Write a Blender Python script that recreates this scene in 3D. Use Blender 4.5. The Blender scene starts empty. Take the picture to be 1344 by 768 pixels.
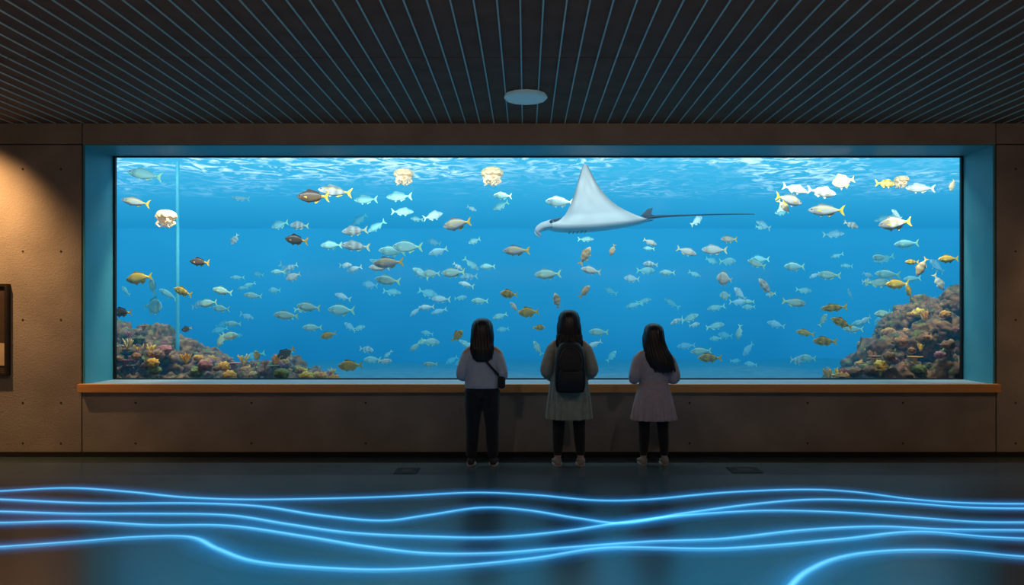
import bpy, bmesh, math, random
from mathutils import Vector, Matrix, noise
random.seed(7)
scene = bpy.context.scene
scene.view_settings.view_transform = 'Standard'
scene.view_settings.look = 'None'
pi = math.pi
CAMH = 1.3
def P(px, py, Y):
    """world point at depth Y (camera pixel unprojected to that depth)"""
    return Vector(((px-690)*Y/1000.0, Y, CAMH+(410-py)*Y/1000.0))

# ---------------------------------------------------------------- materials
def new_mat(name):
    m = bpy.data.materials.new(name); m.use_nodes = True
    nt = m.node_tree; nt.nodes.clear()
    out = nt.nodes.new('ShaderNodeOutputMaterial')
    return m, nt, out
def pmat(name, col, rough=0.7, col2=None, nscale=8.0, bump=0.0, bscale=60.0, metallic=0.0, spec=0.5,
         emis=None, estr=0.0, attr=None, sheen=0.0):
    m, nt, out = new_mat(name)
    b = nt.nodes.new('ShaderNodeBsdfPrincipled')
    b.inputs['Base Color'].default_value = (*col, 1)
    b.inputs['Roughness'].default_value = rough
    b.inputs['Metallic'].default_value = metallic
    b.inputs['Specular IOR Level'].default_value = spec
    if sheen: b.inputs['Sheen Weight'].default_value = sheen
    tc = nt.nodes.new('ShaderNodeTexCoord')
    if attr:
        a = nt.nodes.new('ShaderNodeAttribute'); a.attribute_name = attr
        nt.links.new(a.outputs['Color'], b.inputs['Base Color'])
    elif col2:
        n = nt.nodes.new('ShaderNodeTexNoise'); n.inputs['Scale'].default_value = nscale
        n.inputs['Detail'].default_value = 6
        r = nt.nodes.new('ShaderNodeValToRGB')
        r.color_ramp.elements[0].position = 0.32; r.color_ramp.elements[1].position = 0.68
        r.color_ramp.elements[0].color = (*col, 1); r.color_ramp.elements[1].color = (*col2, 1)
        nt.links.new(tc.outputs['Object'], n.inputs['Vector'])
        nt.links.new(n.outputs['Fac'], r.inputs['Fac'])
        nt.links.new(r.outputs['Color'], b.inputs['Base Color'])
    if bump:
        n2 = nt.nodes.new('ShaderNodeTexNoise'); n2.inputs['Scale'].default_value = bscale
        n2.inputs['Detail'].default_value = 5
        bp = nt.nodes.new('ShaderNodeBump'); bp.inputs['Strength'].default_value = bump
        bp.inputs['Distance'].default_value = 0.01
        nt.links.new(tc.outputs['Object'], n2.inputs['Vector'])
        nt.links.new(n2.outputs['Fac'], bp.inputs['Height'])
        nt.links.new(bp.outputs['Normal'], b.inputs['Normal'])
    if emis:
        b.inputs['Emission Color'].default_value = (*emis, 1)
        b.inputs['Emission Strength'].default_value = estr
    nt.links.new(b.outputs['BSDF'], out.inputs['Surface'])
    return m

M_conc = pmat('concrete_wall', (0.27,0.225,0.19), 0.85, (0.37,0.31,0.26), 2.5, 0.5, 90)
M_dark = pmat('dark_gap', (0.01,0.01,0.01), 0.9)
M_frame = pmat('jamb_paint', (0.06,0.32,0.38), 0.45, (0.08,0.36,0.43), 4, 0.1, 120)
M_sill = pmat('sill_paint', (0.30,0.40,0.44), 0.45, (0.36,0.45,0.49), 4, 0.1, 120)
M_gasket = pmat('gasket_rubber', (0.006,0.006,0.007), 0.5)
M_ceil = pmat('ceiling_panel', (0.13,0.085,0.062), 0.85, (0.17,0.112,0.082), 5, 0.2, 100, spec=.25)
M_strip = pmat('ceiling_strip', (0.36,0.60,0.63), 0.4)  # pale teal put in for tank light reflected along the gaps
M_disc = pmat('glowing_disc_plastic', (0.45,0.6,0.65), 0.4, emis=(0.25,0.6,0.75), estr=0.12)  # slight emission added so the disc looks brighter
M_wood_dark = pmat('sign_frame', (0.02,0.016,0.014), 0.5)

# wood ledge
M_ledge, nt, out = new_mat('ledge_wood')
b = nt.nodes.new('ShaderNodeBsdfPrincipled'); b.inputs['Roughness'].default_value = 0.4
tc = nt.nodes.new('ShaderNodeTexCoord'); mp = nt.nodes.new('ShaderNodeMapping')
mp.inputs['Scale'].default_value = (1.2, 30, 40)
n = nt.nodes.new('ShaderNodeTexNoise'); n.inputs['Scale'].default_value = 3; n.inputs['Detail'].default_value = 8
r = nt.nodes.new('ShaderNodeValToRGB')
r.color_ramp.elements[0].color = (0.66,0.25,0.06,1); r.color_ramp.elements[1].color = (0.95,0.46,0.15,1)
nt.links.new(tc.outputs['Object'], mp.inputs['Vector']); nt.links.new(mp.outputs[0], n.inputs['Vector'])
nt.links.new(n.outputs['Fac'], r.inputs['Fac']); nt.links.new(r.outputs[0], b.inputs['Base Color'])
nt.links.new(b.outputs[0], out.inputs['Surface'])

# floor
M_floor, nt, out = new_mat('polished_floor')
b = nt.nodes.new('ShaderNodeBsdfPrincipled')
b.inputs['IOR'].default_value = 2.9
tc = nt.nodes.new('ShaderNodeTexCoord')
n = nt.nodes.new('ShaderNodeTexNoise'); n.inputs['Scale'].default_value = 1.3; n.inputs['Detail'].default_value = 8
r = nt.nodes.new('ShaderNodeValToRGB')
r.color_ramp.elements[0].position = .3; r.color_ramp.elements[1].position = .7
r.color_ramp.elements[0].color = (0.045,0.085,0.105,1); r.color_ramp.elements[1].color = (0.065,0.11,0.135,1)
mr = nt.nodes.new('ShaderNodeMapRange'); mr.inputs[3].default_value = 0.22; mr.inputs[4].default_value = 0.29
nt.links.new(tc.outputs['Object'], n.inputs['Vector']); nt.links.new(n.outputs['Fac'], r.inputs['Fac'])
nt.links.new(n.outputs['Fac'], mr.inputs[0]); nt.links.new(mr.outputs[0], b.inputs['Roughness'])
nt.links.new(r.outputs[0], b.inputs['Base Color'])
n2 = nt.nodes.new('ShaderNodeTexNoise'); n2.inputs['Scale'].default_value = 90
bp = nt.nodes.new('ShaderNodeBump'); bp.inputs['Strength'].default_value = .06; bp.inputs['Distance'].default_value = .005
nt.links.new(tc.outputs['Object'], n2.inputs['Vector']); nt.links.new(n2.outputs['Fac'], bp.inputs['Height'])
nt.links.new(bp.outputs[0], b.inputs['Normal'])
nt.links.new(b.outputs[0], out.inputs['Surface'])

# ---------------------------------------------------------------- mesh helpers
def link(o):
    scene.collection.objects.link(o); return o
def mesh_obj(name, verts, faces, mat, cols=None, smooth=False, parent=None):
    me = bpy.data.meshes.new(name); me.from_pydata([tuple(v) for v in verts], [], faces); me.update()
    if cols:
        a = me.color_attributes.new('Col', 'FLOAT_COLOR', 'POINT')
        for i, c in enumerate(cols): a.data[i].color = (c[0], c[1], c[2], 1)
    if mat: me.materials.append(mat)
    if smooth:
        for p in me.polygons: p.use_smooth = True
    o = bpy.data.objects.new(name, me); link(o)
    if parent: o.parent = parent
    return o
def boxes_obj(name, boxes, mat, bevel=0.0, parent=None):
    vs, fs = [], []
    for (x0,x1,y0,y1,z0,z1) in boxes:
        k = len(vs)
        vs += [(x0,y0,z0),(x1,y0,z0),(x1,y1,z0),(x0,y1,z0),(x0,y0,z1),(x1,y0,z1),(x1,y1,z1),(x0,y1,z1)]
        fs += [tuple(k+i for i in f) for f in ((0,3,2,1),(4,5,6,7),(0,1,5,4),(1,2,6,5),(2,3,7,6),(3,0,4,7))]
    o = mesh_obj(name, vs, fs, mat, parent=parent)
    if bevel:
        m = o.modifiers.new('b', 'BEVEL'); m.width = bevel; m.segments = 2
    return o
def empty(name, loc=(0,0,0)):
    e = bpy.data.objects.new(name, None); e.location = loc; e.empty_display_size = 0.1
    return link(e)
class Geo:
    def __init__(s): s.v=[]; s.f=[]; s.c=[]
    def add(s, v, f, c):
        k=len(s.v); s.v += [Vector(x) for x in v]; s.f += [tuple(k+i for i in q) for q in f]
        s.c += (list(c) if isinstance(c, list) else [c]*len(v))
    def loft(s, rings, col=(1,1,1), cap=True):
        k=len(s.v); n=len(rings[0])
        for i, rg in enumerate(rings):
            for p in rg:
                s.v.append(Vector(p)); s.c.append(col[i] if isinstance(col, list) else col)
        for i in range(len(rings)-1):
            for j in range(n):
                a=k+i*n+j; b2=k+i*n+(j+1)%n
                s.f.append((a,b2,b2+n,a+n))
        if cap:
            s.f.append(tuple(k+j for j in reversed(range(n))))
            s.f.append(tuple(k+(len(rings)-1)*n+j for j in range(n)))
    def tube(s, pts, rads, n=10, col=(1,1,1), flat=1.0, sub=4):
        """smooth tapered tube through pts"""
        P_, R_ = [], []
        pts=[Vector(p) for p in pts]
        for i in range(len(pts)-1):
            p0=pts[max(i-1,0)]; p1=pts[i]; p2=pts[i+1]; p3=pts[min(i+2,len(pts)-1)]
            for q in range(sub):
                t=q/sub
                P_.append(0.5*((2*p1)+(p2-p0)*t+(2*p0-5*p1+4*p2-p3)*t*t+(3*p1-p0-3*p2+p3)*t**3))
                R_.append(rads[i]*(1-t)+rads[i+1]*t)
        P_.append(pts[-1]); R_.append(rads[-1])
        rings=[]; ref=Vector((1,0,0))
        for i,p in enumerate(P_):
            d=(P_[min(i+1,len(P_)-1)]-P_[max(i-1,0)]).normalized()
            if i==0:
                ref = Vector((1,0,0)) if abs(d.x)<.8 else Vector((0,0,1))
            u=(ref-d*ref.dot(d)).normalized(); ref=u; w=d.cross(u)
            rings.append([p+u*math.cos(2*pi*j/n)*R_[i]+w*math.sin(2*pi*j/n)*R_[i]*flat for j in range(n)])
        # rounded ends
        d0=(P_[0]-P_[1]).normalized(); d1=(P_[-1]-P_[-2]).normalized()
        r0=[P_[0]+(q-P_[0])*.55+d0*R_[0]*.7 for q in rings[0]]
        r1=[P_[-1]+(q-P_[-1])*.55+d1*R_[-1]*.7 for q in rings[-1]]
        s.loft([r0]+rings+[r1], col)
    def ellip(s, c, r, col=(1,1,1), nu=20, nv=12):
        rings=[]
        for i in range(1,nv):
            a=pi*i/nv
            rings.append([(c[0]+r[0]*math.sin(a)*math.cos(2*pi*j/nu), c[1]+r[1]*math.sin(a)*math.sin(2*pi*j/nu), c[2]-r[2]*math.cos(a)) for j in range(nu)])
        s.loft(rings, col)
    def obj(s, name, mat, smooth=True, parent=None, cols=True):
        return mesh_obj(name, s.v, s.f, mat, s.c if cols else None, smooth, parent)
def ering(cx, cy, z, rx, ry, n=32, fn=None):
    out=[]
    for j in range(n):
        a=2*pi*j/n; k=fn(a) if fn else 1
        out.append((cx+rx*k*math.cos(a), cy+ry*k*math.sin(a), z))
    return out
def remesh(o, vox, sm=2):
    m=o.modifiers.new('remesh','REMESH'); m.mode='VOXEL'; m.voxel_size=vox; m.use_smooth_shade=True
    if sm:
        s=o.modifiers.new('smooth','SMOOTH'); s.iterations=sm; s.factor=.5

# ---------------------------------------------------------------- room
YW=6.85; YG=7.34; ZC=3.0
OX0,OX1,OZ0,OZ1=-3.96,4.20,0.655,2.80
XL,XR=-6.5,6.5; YB=-2.5
boxes_obj('floor', [(XL-.2,XR+.2,YB-.2,YG,-.15,0)], M_floor)
g=.005
s0=OX0-.03; s1=OX1+.03
boxes_obj('wall_north', [
  (XL,s0-g,YW,YG-.02,.03,OZ1+.01-g),(XL,s0-g,YW,YG-.02,OZ1+.01+g,ZC),
  (s1+g,XR,YW,YG-.02,.03,OZ1+.01-g),(s1+g,XR,YW,YG-.02,OZ1+.01+g,ZC),
  (s0+g,s1-g,YW,YG-.02,OZ1+.01,ZC),
  (s0+g,s1-g,YW,YG-.02,.03,OZ0-.07)], M_conc, .003)
boxes_obj('trim_1', [(XL,OX0-.02,YW+.03,YG-.03,0,ZC),(OX1+.02,XR,YW+.03,YG-.03,0,ZC)], M_dark)
boxes_obj('baseboard_north', [(XL,XR,YW-.012,YW+.05,0,.045)], M_dark)
boxes_obj('wall_west', [(XL-.2,XL,YB,YG,0,ZC)], M_conc)
boxes_obj('wall_east', [(XR,XR+.2,YB,YG,0,ZC)], M_conc)
boxes_obj('wall_south', [(XL,XR,YB-.2,YB,0,ZC)], M_conc)
# window recess lining
boxes_obj('window_recess_jamb', [
  (OX0-.02,OX0,YW-.002,YG,OZ0,OZ1+.012),(OX1,OX1+.02,YW-.002,YG,OZ0,OZ1+.012),
  (OX0,OX1,YW-.002,YG,OZ1,OZ1+.012)], M_frame, .002)
boxes_obj('window_sill', [(OX0-.02,OX1+.02,YW+.035,YG,OZ0-.05,OZ0)], M_sill, .002)
boxes_obj('window_gasket', [
  (OX0,OX0+.022,YG-.03,YG-.002,OZ0,OZ1),(OX1-.022,OX1,YG-.03,YG-.002,OZ0,OZ1),
  (OX0+.022,OX1-.022,YG-.03,YG-.002,OZ1-.012,OZ1),(OX0+.022,OX1-.022,YG-.03,YG-.002,OZ0,OZ0+.012)], M_gasket)
boxes_obj('window_ledge', [(OX0-.04,OX1+.04,YW-.06,YW+.03,OZ0-.072,OZ0+.004)], M_ledge, .006)
# tie holes
G=Geo()
def hole(px,py):
    c=P(px,py,YW)
    G.loft([[(c.x+.008*k*math.cos(t*pi/6),YW-.0015+d,c.z+.008*k*math.sin(t*pi/6)) for t in range(12)] for k,d in ((1.25,.001),(1.2,-.001),(.9,-.001),(.7,.0))],(1,1,1))
for px in (30,80,178,330,480,905,1060,1185,1333):
    for py in (529,582): hole(px,py)
for px in (80,30,1333):
    for py in (222,420,330): hole(px,py)
G.obj('concrete_tie_holes', pmat('tie_hole',(0.05,0.043,0.04),.9), cols=False)

# ceiling
boxes_obj('ceiling', [(XL-.2,XR+.2,YB-.2,5.085,ZC+.002,ZC+.2),(XL-.2,XR+.2,5.095,YG,ZC+.002,ZC+.2),(XL-.2,XR+.2,5.0,5.2,ZC+.02,ZC+.19)], M_ceil)
bx=[]; sp=.127
for i in range(-48,49):
    x=i*sp-.03
    bx.append((x-.0048,x+.0048,0.2,5.083,ZC-.006,ZC+.001)); bx.append((x-.0048,x+.0048,5.097,YW-.01,ZC-.006,ZC+.001))
boxes_obj('ceiling_slat_strips', bx, M_strip)
# ceiling disc
G=Geo(); cx,cy=0.0,5.94
G.loft([ering(cx,cy,z,r_,r_,12) for z,r_ in ((ZC-.004,.15),(ZC-.008,.165),(ZC-.03,.17),(ZC-.04,.16),(ZC-.04,.145),(ZC-.034,.14),(ZC-.036,.05))])
G.obj('ceiling_speaker', M_disc, smooth=False, cols=False)
# floor access plates
for (px,py,w) in ((534,618.5,30),(977,617.5,40)):
    Y=1300/(py-410); X=(px-690)*Y/1000; w2=w*Y/2000
    e=empty('floor_outlet_cover',(X,Y,0))
    boxes_obj('plate',[(-w2,w2,-.11,.11,0.0005,.006)],M_gasket,.002,e)
    boxes_obj('lid',[(-w2*.45,w2*.45,-.05,.05,.006,.009)],pmat('lid_metal',(.09,.09,.09),.4,metallic=.6),.001,e)

# framed sign, left edge
e=empty('framed_notice',P(-20,433,YW-.03))
boxes_obj('frame',[(-.21,.213,-.02,.03,.385,.412),(-.21,.213,-.02,.03,-.412,-.385),(-.21,-.18,-.02,.03,-.385,.385),(.187,.213,-.02,.03,-.385,.385)],M_wood_dark,.003,e)
boxes_obj('panel',[(-.18,.187,.0,.029,-.385,.385)],pmat('notice_top',(.05,.028,.018),.6,(.08,.045,.025),6),0,e)
boxes_obj('notice_sheet',[(-.16,.187,-.006,-.001,-.32,-.12)],pmat('notice_sheet',(.55,.42,.27),.6,(.65,.5,.33),5),0,e)

# ---------------------------------------------------------------- LED wave lines in floor, halo on floor painted as emission
M_led, nt, out = new_mat('led_line_and_halo')
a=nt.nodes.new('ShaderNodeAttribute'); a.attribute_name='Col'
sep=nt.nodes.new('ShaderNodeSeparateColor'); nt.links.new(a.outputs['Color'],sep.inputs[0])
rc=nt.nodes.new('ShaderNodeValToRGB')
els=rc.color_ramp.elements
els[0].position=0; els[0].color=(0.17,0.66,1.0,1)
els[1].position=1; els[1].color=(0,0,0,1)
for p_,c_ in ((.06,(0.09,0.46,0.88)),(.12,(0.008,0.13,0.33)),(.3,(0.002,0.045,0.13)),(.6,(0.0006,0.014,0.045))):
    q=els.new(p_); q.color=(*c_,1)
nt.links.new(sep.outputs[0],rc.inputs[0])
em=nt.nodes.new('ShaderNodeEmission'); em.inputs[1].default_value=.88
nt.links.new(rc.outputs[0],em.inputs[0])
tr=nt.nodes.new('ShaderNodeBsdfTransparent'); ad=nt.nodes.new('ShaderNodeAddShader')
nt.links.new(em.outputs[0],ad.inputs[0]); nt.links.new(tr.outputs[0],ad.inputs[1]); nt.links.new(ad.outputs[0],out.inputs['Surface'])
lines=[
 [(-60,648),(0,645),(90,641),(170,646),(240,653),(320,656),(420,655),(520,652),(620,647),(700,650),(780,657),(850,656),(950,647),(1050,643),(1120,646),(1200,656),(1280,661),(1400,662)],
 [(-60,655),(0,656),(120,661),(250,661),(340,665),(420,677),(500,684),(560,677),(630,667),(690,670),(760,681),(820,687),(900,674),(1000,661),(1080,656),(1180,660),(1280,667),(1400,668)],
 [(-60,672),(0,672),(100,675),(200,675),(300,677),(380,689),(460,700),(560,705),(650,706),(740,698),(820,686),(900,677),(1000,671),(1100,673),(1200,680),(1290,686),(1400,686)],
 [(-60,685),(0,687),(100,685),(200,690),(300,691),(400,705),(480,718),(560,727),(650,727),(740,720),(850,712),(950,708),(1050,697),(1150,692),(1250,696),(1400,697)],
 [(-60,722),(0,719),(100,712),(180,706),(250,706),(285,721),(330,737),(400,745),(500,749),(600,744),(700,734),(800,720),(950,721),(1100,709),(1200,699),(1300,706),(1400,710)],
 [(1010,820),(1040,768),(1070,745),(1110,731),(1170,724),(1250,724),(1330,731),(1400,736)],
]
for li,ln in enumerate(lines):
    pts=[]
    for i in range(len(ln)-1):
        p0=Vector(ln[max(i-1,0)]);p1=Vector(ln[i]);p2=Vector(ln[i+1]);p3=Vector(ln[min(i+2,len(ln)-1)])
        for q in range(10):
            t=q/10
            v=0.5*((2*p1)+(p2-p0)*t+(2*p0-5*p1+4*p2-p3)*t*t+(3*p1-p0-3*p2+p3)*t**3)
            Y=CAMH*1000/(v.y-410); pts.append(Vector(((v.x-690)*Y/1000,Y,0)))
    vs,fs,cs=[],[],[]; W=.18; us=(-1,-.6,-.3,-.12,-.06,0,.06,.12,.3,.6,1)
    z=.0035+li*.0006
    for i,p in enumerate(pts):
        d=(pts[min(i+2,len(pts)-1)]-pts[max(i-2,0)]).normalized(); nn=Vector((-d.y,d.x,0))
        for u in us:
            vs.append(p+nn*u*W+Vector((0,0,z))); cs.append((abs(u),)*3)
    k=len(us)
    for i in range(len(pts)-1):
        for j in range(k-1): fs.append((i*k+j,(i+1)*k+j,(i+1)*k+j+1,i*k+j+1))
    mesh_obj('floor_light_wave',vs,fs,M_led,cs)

# ---------------------------------------------------------------- aquarium
TX0,TX1,TY1,TZ0,TZS=-9.5,9.5,15.0,0.25,2.95
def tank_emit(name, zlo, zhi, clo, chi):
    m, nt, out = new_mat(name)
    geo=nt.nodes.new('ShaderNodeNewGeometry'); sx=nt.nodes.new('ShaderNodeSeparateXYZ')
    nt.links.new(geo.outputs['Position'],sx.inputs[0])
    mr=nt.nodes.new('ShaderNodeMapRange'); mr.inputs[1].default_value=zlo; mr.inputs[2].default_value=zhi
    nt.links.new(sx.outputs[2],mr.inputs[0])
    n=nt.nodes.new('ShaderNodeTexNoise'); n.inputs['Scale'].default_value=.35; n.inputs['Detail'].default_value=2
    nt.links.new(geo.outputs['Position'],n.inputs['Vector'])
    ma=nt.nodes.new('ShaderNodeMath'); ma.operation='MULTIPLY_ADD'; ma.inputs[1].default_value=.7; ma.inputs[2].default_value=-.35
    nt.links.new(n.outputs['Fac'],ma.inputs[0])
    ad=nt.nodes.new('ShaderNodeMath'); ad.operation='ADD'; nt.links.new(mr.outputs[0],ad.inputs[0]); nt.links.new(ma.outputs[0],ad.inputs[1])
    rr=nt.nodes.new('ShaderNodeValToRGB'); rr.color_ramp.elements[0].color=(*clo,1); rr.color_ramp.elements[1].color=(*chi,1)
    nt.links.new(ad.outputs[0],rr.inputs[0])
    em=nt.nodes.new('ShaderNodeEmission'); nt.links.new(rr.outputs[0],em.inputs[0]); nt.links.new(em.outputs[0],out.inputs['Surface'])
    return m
M_back=tank_emit('tank_wall_glow',.2,2.8,(0.002,0.085,0.29),(0.11,0.80,1.2))  # walls glow by themselves, water light painted as a gradient brighter upwards
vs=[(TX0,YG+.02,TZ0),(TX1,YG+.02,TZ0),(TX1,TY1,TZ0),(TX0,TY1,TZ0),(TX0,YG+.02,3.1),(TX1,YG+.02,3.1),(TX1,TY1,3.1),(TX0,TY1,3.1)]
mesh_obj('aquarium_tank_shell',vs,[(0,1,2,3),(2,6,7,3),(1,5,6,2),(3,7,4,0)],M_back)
# sand
nx,ny=60,30
vs=[];fs=[]
for j in range(ny+1):
    for i in range(nx+1):
        x=TX0+.05+(TX1-TX0-.1)*i/nx; y=YG+.06+(TY1-YG-.1)*j/ny
        vs.append((x,y,TZ0+.12+.1*noise.noise(Vector((x*.7,y*.7,0)))))
for j in range(ny):
    for i in range(nx):
        k=j*(nx+1)+i; fs.append((k,k+1,k+nx+2,k+nx+1))
mesh_obj('sand_bed',vs,fs,pmat('sand',(.20,.22,.2),.9,(.12,.14,.14),5),smooth=True)
# water surface seen from below, glow and glints painted as emission
M_surf, nt, out = new_mat('water_surface_glow')
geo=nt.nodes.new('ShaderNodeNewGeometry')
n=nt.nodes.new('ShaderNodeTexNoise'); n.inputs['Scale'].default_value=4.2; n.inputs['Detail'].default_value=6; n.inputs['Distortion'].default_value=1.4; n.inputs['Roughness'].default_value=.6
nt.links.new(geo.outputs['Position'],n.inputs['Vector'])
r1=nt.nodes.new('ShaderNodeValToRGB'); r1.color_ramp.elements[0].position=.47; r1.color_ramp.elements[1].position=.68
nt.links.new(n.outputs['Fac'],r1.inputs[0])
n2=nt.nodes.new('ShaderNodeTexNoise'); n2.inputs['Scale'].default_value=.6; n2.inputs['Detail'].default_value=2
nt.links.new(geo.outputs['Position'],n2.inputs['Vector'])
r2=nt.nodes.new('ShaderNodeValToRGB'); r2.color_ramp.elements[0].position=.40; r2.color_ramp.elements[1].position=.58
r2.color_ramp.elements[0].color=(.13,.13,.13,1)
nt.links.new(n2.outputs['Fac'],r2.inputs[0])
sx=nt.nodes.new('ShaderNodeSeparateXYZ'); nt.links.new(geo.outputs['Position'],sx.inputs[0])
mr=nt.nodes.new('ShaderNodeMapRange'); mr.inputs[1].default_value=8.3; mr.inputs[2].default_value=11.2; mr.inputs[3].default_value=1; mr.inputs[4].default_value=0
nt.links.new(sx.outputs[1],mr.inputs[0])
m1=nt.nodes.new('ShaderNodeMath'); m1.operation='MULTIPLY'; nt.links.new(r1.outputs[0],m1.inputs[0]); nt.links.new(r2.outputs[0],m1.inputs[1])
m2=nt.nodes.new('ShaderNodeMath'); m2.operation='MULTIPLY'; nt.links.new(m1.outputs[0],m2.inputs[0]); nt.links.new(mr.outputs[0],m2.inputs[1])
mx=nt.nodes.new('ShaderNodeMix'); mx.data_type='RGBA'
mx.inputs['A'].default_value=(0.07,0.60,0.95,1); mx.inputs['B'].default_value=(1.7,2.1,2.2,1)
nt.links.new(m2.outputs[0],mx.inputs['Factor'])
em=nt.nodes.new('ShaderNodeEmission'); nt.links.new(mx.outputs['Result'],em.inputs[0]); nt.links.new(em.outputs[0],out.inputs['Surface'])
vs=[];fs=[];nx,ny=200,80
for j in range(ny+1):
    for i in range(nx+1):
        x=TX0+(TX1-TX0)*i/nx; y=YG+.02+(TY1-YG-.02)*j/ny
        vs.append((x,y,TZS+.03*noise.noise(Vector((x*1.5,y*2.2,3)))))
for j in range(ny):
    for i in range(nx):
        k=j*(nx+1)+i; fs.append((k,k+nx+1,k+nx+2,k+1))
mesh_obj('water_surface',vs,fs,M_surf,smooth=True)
# water volume, scattered blue light put in as emission
M_water, nt, out = new_mat('tank_water')
va=nt.nodes.new('ShaderNodeVolumeAbsorption'); va.inputs[0].default_value=(0.0,0.3,0.4,1); va.inputs[1].default_value=0.28
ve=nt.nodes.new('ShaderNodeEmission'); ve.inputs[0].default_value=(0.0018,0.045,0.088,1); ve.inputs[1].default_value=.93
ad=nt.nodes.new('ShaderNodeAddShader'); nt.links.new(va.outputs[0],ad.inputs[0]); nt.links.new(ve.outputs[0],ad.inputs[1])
nt.links.new(ad.outputs[0],out.inputs['Volume'])
boxes_obj('tank_water',[(TX0-.1,TX1+.1,YG+.012,TY1+.1,TZ0-.1,3.2)],M_water)
# acrylic pane
M_glass, nt, out = new_mat('acrylic_pane')
tr=nt.nodes.new('ShaderNodeBsdfTransparent'); tr.inputs[0].default_value=(.97,.99,1,1)
gl=nt.nodes.new('ShaderNodeBsdfGlossy'); gl.inputs['Roughness'].default_value=.12
mxs=nt.nodes.new('ShaderNodeMixShader'); mxs.inputs[0].default_value=.006
nt.links.new(tr.outputs[0],mxs.inputs[1]); nt.links.new(gl.outputs[0],mxs.inputs[2]); nt.links.new(mxs.outputs[0],out.inputs['Surface'])
mesh_obj('window_1',[(OX0,YG-.001,OZ0),(OX1,YG-.001,OZ0),(OX1,YG-.001,OZ1),(OX0,YG-.001,OZ1)],[(0,1,2,3)],M_glass)
# tank outer wall around the opening
boxes_obj('trim_2',[(TX0,OX0,YG-.001,YG+.01,0,3.3),(OX1,TX1,YG-.001,YG+.01,0,3.3),(OX0,OX1,YG-.001,YG+.01,OZ1,3.3),(OX0,OX1,YG-.001,YG+.01,0,OZ0)],M_gasket)
# made-up glowing bar for a faint light line in the tank
G=Geo(); c=P(233,330,8.1)
G.tube([(c.x,8.1,.9),(c.x,8.1,1.5),(c.x,8.1,2.9)],[.019,.019,.019],12,(.6,.9,.95))
M_attr=pmat('animal_skin',(1,1,1),.35,attr='Col')
G.obj('glowing_tank_bar',pmat('glow_bar',(.04,.30,.42),.6,emis=(.04,.36,.52),estr=.3),cols=False)

# ---------------- fish
PAL={
 'silver':((.22,.27,.28),(.88,.90,.84),(.95,.66,.08)),
 'pale':((.55,.62,.56),(.95,.95,.82),(.85,.85,.5)),
 'dark':((.06,.035,.02),(.26,.16,.08),(1,.6,.04)),
 'gold':((.55,.36,.03),(1,.82,.26),(1,.74,.04)),
 'teal':((.28,.52,.46),(.75,1,.80),(.65,.95,.5)),
 'cream':((.85,.62,.32),(1,.9,.66),(1,.68,.2)),
}
PROF=[(0,.012),(.04,.05),(.1,.088),(.18,.125),(.3,.155),(.42,.16),(.54,.14),(.66,.10),(.75,.06),(.81,.032),(.85,.028)]
def add_fish(G,pos,L,flip,ang,kind,deep=1.0,yaw=0.0):
    top,bel,tail=PAL[kind]
    bands=random.random()<.3 and kind in ('silver','pale','gold','cream')
    M=Matrix.Translation(pos)@Matrix.Rotation((pi if flip else 0)+yaw,4,'Z')@Matrix.Rotation(ang,4,'Y')@Matrix.Scale(L,4)
    n=12
    V=[];C=[];F=[]
    for ti,(t,h) in enumerate(PROF):
        h*=deep; bend=.02*math.sin(t*5)
        for j in range(n):
            a=2*pi*j/n; z=math.sin(a)
            V.append(M@Vector((t-.5,math.cos(a)*min(h*.42,.055)+bend*t,z*h)))
            k=.5+.5*z; k=k*k*(3-2*k)
            c=[bel[i]*(1-k)+top[i]*k for i in range(3)]
            if kind=='silver' and .35<z<.7 and .12<t<.8: c=[c[0]*.5+.42,c[1]*.6+.28,c[2]*.6]
            if t>.8: c=list(tail)
            if abs(t-.18)<.01: c=[x*.65 for x in c]
            if bands and ti in (4,6,8): c=[x*.5 for x in c]
            C.append(c)
    for i in range(len(PROF)-1):
        for j in range(n):
            F.append((i*n+j,i*n+(j+1)%n,(i+1)*n+(j+1)%n,(i+1)*n+j))
    F.append(tuple(reversed(range(n)))); F.append(tuple(len(PROF)*n-n+j for j in range(n)))
    G.add(V,F,C)
    y=.015
    def fin(pts,col,yy=y):
        G.add([M@Vector((x-.5,yy,z)) for x,z in pts],[tuple(range(len(pts)))],tuple(col))
    fin([(.83,0.0),(.845,.03),(.93,.12),(1.0,.16),(.955,.06),(.935,0.0)],tail)
    fin([(.83,0.0),(.935,0.0),(.955,-.06),(1.0,-.16),(.93,-.12),(.845,-.03)],tail)
    d=deep
    fin([(.24,.135*d),(.3,.2*d),(.36,.215*d),(.5,.175*d),(.66,.135*d),(.7,.08*d),(.5,.13*d)],[x*.8 for x in top])
    fin([(.52,-.135*d),(.58,-.2*d),(.64,-.15*d),(.72,-.11*d),(.7,-.07*d)],tail)
    fin([(.3,-.14*d),(.36,-.21*d),(.42,-.15*d)],bel)
    for s_ in (-1,1):
        G.add([M@Vector((-.28,s_*.058,-.02)),M@Vector((-.15,s_*.095,-.07)),M@Vector((-.17,s_*.085,.0))],[(0,1,2)],tuple(tail))
        ce=Vector((-.41,s_*.034,.02*d)); r_=.018
        ev=[M@(ce+Vector((r_*math.cos(q*pi/4),s_*.008,r_*math.sin(q*pi/4)))) for q in range(8)]
        G.add(ev,[tuple(range(8))],(.01,.01,.01))
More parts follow.
